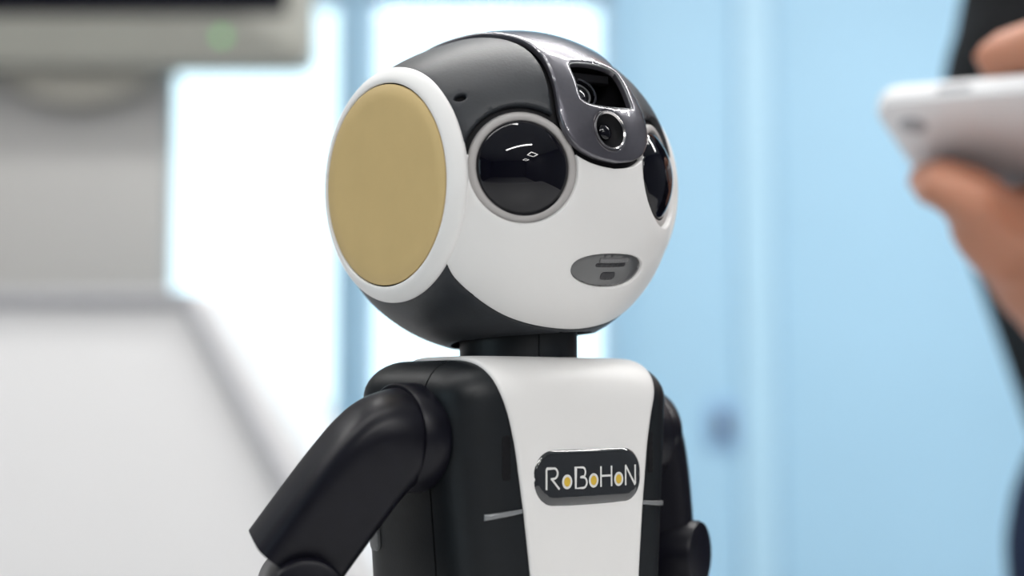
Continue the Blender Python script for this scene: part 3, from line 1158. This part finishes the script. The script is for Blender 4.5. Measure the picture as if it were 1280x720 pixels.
# ==================================================================  PERSON AT THE RIGHT WITH A PHONE
def blob(name, chains, m, parent, voxel, smooth_it=6, extra=None):
    """limbs as tapered chains [(point, radius)...] fused into one continuous skin"""
    bm = bmesh.new()
    for ch in chains:
        for (p, r) in ch:
            bmesh.ops.create_icosphere(bm, subdivisions=3, radius=r, matrix=Matrix.Translation(Vector(p)))
        for (p, r), (q, r2) in zip(ch, ch[1:]):
            p, q = Vector(p), Vector(q)
            n = q - p
            if n.length < 1e-5: continue
            e1, e2, nn = frame_of(n)
            A = [p + (e1 * math.cos(a) + e2 * math.sin(a)) * r for a in (2 * math.pi * k / 20 for k in range(20))]
            B = [q + (e1 * math.cos(a) + e2 * math.sin(a)) * r2 for a in (2 * math.pi * k / 20 for k in range(20))]
            bm_loft(bm, [A, B])
    for (c, sx, sy, sz) in (extra or []):
        bmesh.ops.create_icosphere(bm, subdivisions=4, radius=1.0, matrix=Matrix.Translation(Vector(c)) @ Matrix.Diagonal((sx, sy, sz, 1)))
    bmesh.ops.recalc_face_normals(bm, faces=bm.faces[:])
    me = bpy.data.meshes.new(name)
    bm.to_mesh(me); bm.free()
    o = bpy.data.objects.new(name, me)
    COL.objects.link(o)
    md = o.modifiers.new('fuse', 'REMESH')
    md.mode = 'VOXEL'; md.voxel_size = voxel; md.use_smooth_shade = True
    sm = o.modifiers.new('smooth', 'SMOOTH')
    sm.factor = .5; sm.iterations = smooth_it
    dg = bpy.context.evaluated_depsgraph_get()
    me2 = bpy.data.meshes.new_from_object(o.evaluated_get(dg))
    bpy.data.objects.remove(o)
    me2.name = name
    for p_ in me2.polygons: p_.use_smooth = True
    me2.materials.clear()
    return link(name, me2, m, parent, smooth=False)


A0 = W(1087, 120, .525)
cv = Vector((.536, .760, -.367)).normalized()
bv = Vector((.828, -.557, -.05))
bv = (bv - cv * bv.dot(cv)).normalized()
nv = bv.cross(cv).normalized()           # screen side (up)
def PL(b_, c_, n_):
    """point given in millimetres in the phone's own frame: along it, across it, out of its screen"""
    return A0 + bv * (b_ / 1000) + cv * (c_ / 1000) + nv * (n_ / 1000)


PC = Vector((0.385, 0.80, 0))
per = tag(empty('person', PC), 'person in black jacket standing and holding a white phone', 'person')
per_inv = lambda ch: [(Vector(p) - PC, r) for p, r in ch]
fwd = Vector((-1, 0, 0))
hipz, kneez, ankz = .90, .50, .09
LS, RS = Vector((.40, .63, 1.40)), Vector((.40, .97, 1.40))
LE, RE = Vector((.455, .60, 1.115)), Vector((.455, 1.02, 1.11))
LWr, RWr = W(1352, 372, .555), Vector((.40, 1.03, .87))
# left hand: palm under the phone, fingers reaching left along its back
palmL = W(1284, 300, .545)
handL = [
    [(LWr, .025), (palmL.lerp(LWr, .45), .025), (palmL, .022)],
    [(palmL, .020), (W(1252, 292, .525), .015), (W(1240, 284, .52), .012)],
    [(W(1250, 316, .53), .012), (W(1224, 288, .52), .011)],
    [(W(1240, 284, .52), .0105), (W(1214, 254, .508), .0090), (W(1182, 236, .512), .0080), (W(1160, 235, .526), .0072)],          # index
    [(W(1254, 280, .54), .0105), (W(1222, 238, .528), .0092), (W(1180, 221, .532), .0082), (W(1154, 224, .546), .0073)],          # middle
    [(PL(36, 70, -26), .0100), (PL(30, 52, -20), .0086), (PL(17, 50, -14.5), .0076), (PL(6, 54, -12), .0068)],          # ring
    [(PL(40, 84, -22), .0090), (PL(34, 68, -17), .0078), (PL(22, 64, -13), .0068), (PL(12, 66, -11.5), .0062)],          # little
    [(PL(58, 55, -34), .014), (PL(92, 34, -30), .0130), (PL(112, 2, -22), .0118), (PL(110, -18, 0), .0110), (PL(92, -6, 20), .0115), (PL(66, 2, 18), .0108), (PL(44, 5, 14.5), .0092)],            # thumb
]
# right hand: hanging at the side, fingers slightly curled
palmR = Vector((.385, 1.035, .80))
handR = [[(RWr, .025), (RWr.lerp(palmR, .5), .027), (palmR, .024)]]
for k, (ln, r_) in enumerate(((.070, .0092), (.078, .0095), (.072, .0090), (.056, .0080))):
    bx_ = palmR + Vector((-.026 + .0175 * k, .002, -.018))
    handR.append([(palmR.lerp(bx_, .4), .014), (bx_, r_ * 1.1), (bx_ + Vector((-.006, -.004, -ln * .5)), r_), (bx_ + Vector((-.002, -.020, -ln * .85)), r_ * .88), (bx_ + Vector((.004, -.036, -ln)), r_ * .78)])
handR.append([(RWr.lerp(palmR, .5) + Vector((-.015, -.005, 0)), .014), (palmR + Vector((-.042, -.014, .005)), .0115), (palmR + Vector((-.050, -.022, -.022)), .0105), (palmR + Vector((-.048, -.028, -.042)), .0088)])
NECK = Vector((.39, .80, 1.47))
HEADC = Vector((.345, .80, 1.60))
body = [
    [((.43, .80, .95), .12), ((.448, .80, 1.10), .106), ((.40, .80, 1.25), .132), ((.395, .80, 1.36), .115), (NECK, .06), ((.375, .80, 1.53), .056)],
    [((.395, .72, 1.36), .08), (LS, .055)], [((.395, .88, 1.36), .08), (RS, .055)],
    [(LS, .055), (LS.lerp(LE, .5), .046), (LE, .040), (LE.lerp(LWr, .35), .040), (LWr, .026)],
    [(RS, .055), (RS.lerp(RE, .5), .046), (RE, .040), (RE.lerp(RWr, .35), .040), (RWr, .026)],
    [((.425, .71, .92), .10), ((.425, .70, hipz - .1), .085), ((.395, .69, kneez), .058), ((.41, .69, .32), .055), ((.415, .69, ankz), .037), ((.40, .69, .05), .035), ((.28, .68, .035), .032)],
    [((.425, .89, .92), .10), ((.425, .90, hipz - .1), .085), ((.40, .91, kneez), .058), ((.415, .91, .32), .055), ((.42, .91, ankz), .037), ((.405, .91, .05), .035), ((.285, .92, .035), .032)],
]
face_bits = [
    [((.262, .80, 1.585), .010), ((.245, .80, 1.567), .013)],                                      # nose
    [((.275, .785, 1.535), .010), ((.268, .80, 1.535), .011), ((.275, .815, 1.535), .010)],          # mouth
    [((.355, .722, 1.585), .016), ((.36, .718, 1.605), .014)], [((.355, .878, 1.585), .016), ((.36, .882, 1.605), .014)],   # ears
    [((.28, .80, 1.505), .028), ((.315, .80, 1.51), .045)],                                          # chin, jaw
]
bd = blob('body', [per_inv(c) for c in body + handL + handR + face_bits], 'skin', per, .0042, 5,
          extra=[(HEADC - PC, .096, .076, .112)])
for sy in (-1, 1):
    lathe('eye', [(0, .006), (.006, .005), (.0105, .0015), (.0115, -.002), (0, -.004)], Vector((.268, .80 + sy * .031, 1.603)) - PC, (-1, sy * .25, 0), 'eyewhite', per, 24)
jacket = [
    [((.470, .80, .99), .140), ((.462, .80, 1.10), .136), ((.395, .80, 1.27), .148), ((.39, .80, 1.37), .125), ((.395, .80, 1.45), .072)],
    [((.47, .70, 1.02), .11), ((.40, .70, 1.25), .115), ((.395, .71, 1.35), .09), (LS, .070)],
    [((.47, .90, 1.02), .11), ((.40, .90, 1.25), .115), ((.395, .89, 1.35), .09), (RS, .070)],
    [(LS, .070), (LS.lerp(LE, .5), .060), (LE, .055), (LE.lerp(LWr, .5), .047), (LE.lerp(LWr, .86), .037)],
    [(RS, .070), (RS.lerp(RE, .5), .060), (RE, .055), (RE.lerp(RWr, .5), .047), (RE.lerp(RWr, .86), .038)],
]
blob('jacket', [per_inv(c) for c in jacket], 'cloth', per, .007, 6)
trousers = [
    [((.408, .80, 1.02), .128), ((.425, .80, .92), .13)],
    [((.425, .71, .95), .112), ((.425, .70, hipz - .1), .100), ((.40, .69, kneez), .078), ((.415, .69, .10), .066)],
    [((.425, .89, .95), .112), ((.425, .90, hipz - .1), .100), ((.405, .91, kneez), .078), ((.42, .91, .10), .066)],
]
blob('trousers', [per_inv(c) for c in trousers], 'trouser', per, .008, 6)
for y in (.69, .91):
    bm = bmesh.new()
    bm_loft(bm, [[Vector((.345 + hx * a, y + hy * b, z)) - PC for a, b in (sup(2 * math.pi * k / 40, 2.6) for k in range(40))]
                 for hx, hy, z in ((.135, .044, 0), (.138, .048, .012), (.136, .048, .025), (.130, .045, .05), (.10, .042, .08))])
    from_bm('shoe', bm, 'shoe', per)
blob('hair', [per_inv([((.40, .80, 1.56), .075), ((.385, .80, 1.66), .085)]), per_inv([((.34, .80, 1.70), .055), ((.30, .80, 1.685), .045)])], 'hair', per, .006, 4,
     extra=[(Vector((.365, .80, 1.645)) - PC, .098, .088, .088)])

# the white phone in that person's hand
ph = empty('smartphone', A0)
tag(ph, 'white smartphone held in the hand of the person in black', 'phone')
mt = Matrix((( *bv, 0), (*cv, 0), (*nv, 0), (0, 0, 0, 1))).transposed()
mt = Matrix.Translation(A0) @ mt
ph.matrix_world = mt
LB, LC, LT = .146, .074, .0085
def pslab(name, b0, b1, c0, c1, r, n0, n1, e, m, parent):
    pts = rrect((b1 - b0) / 2, (c1 - c0) / 2, r, 8)
    bx_, by_ = (b0 + b1) / 2, (c0 + c1) / 2
    bm = bmesh.new()
    def ring(k, z): return [(bx_ + x * (1 - k / ((b1 - b0) / 2)), by_ + y * (1 - k / ((c1 - c0) / 2)), z) for x, y in pts]
    bm_loft(bm, [ring(e, n0), ring(e * .3, n0 + e * .3), ring(0, n0 + e), ring(0, n1 - e), ring(e * .3, n1 - e * .3), ring(e, n1)])
    return from_bm(name, bm, m, parent)
pslab('phone_body', 0, LB, 0, LC, .011, -LT / 2, LT / 2, .0022, 'phone', ph)
pslab('phone_screen', .012, LB - .012, .004, LC - .004, .002, LT / 2 - .0002, LT / 2 + .0003, .0001, 'pglass', ph)
lathe('phone_camera', [(0, .0012), (.0042, .0012), (.0050, .0008), (.0052, 0), (.0052, -.001)], (.012, .016, -LT / 2), (0, 0, -1), 'trim', ph, 32)
box('phone_button', (.026, -.0008, -.0012), (.038, .0008, .0012), 'trim', ph, .0003)
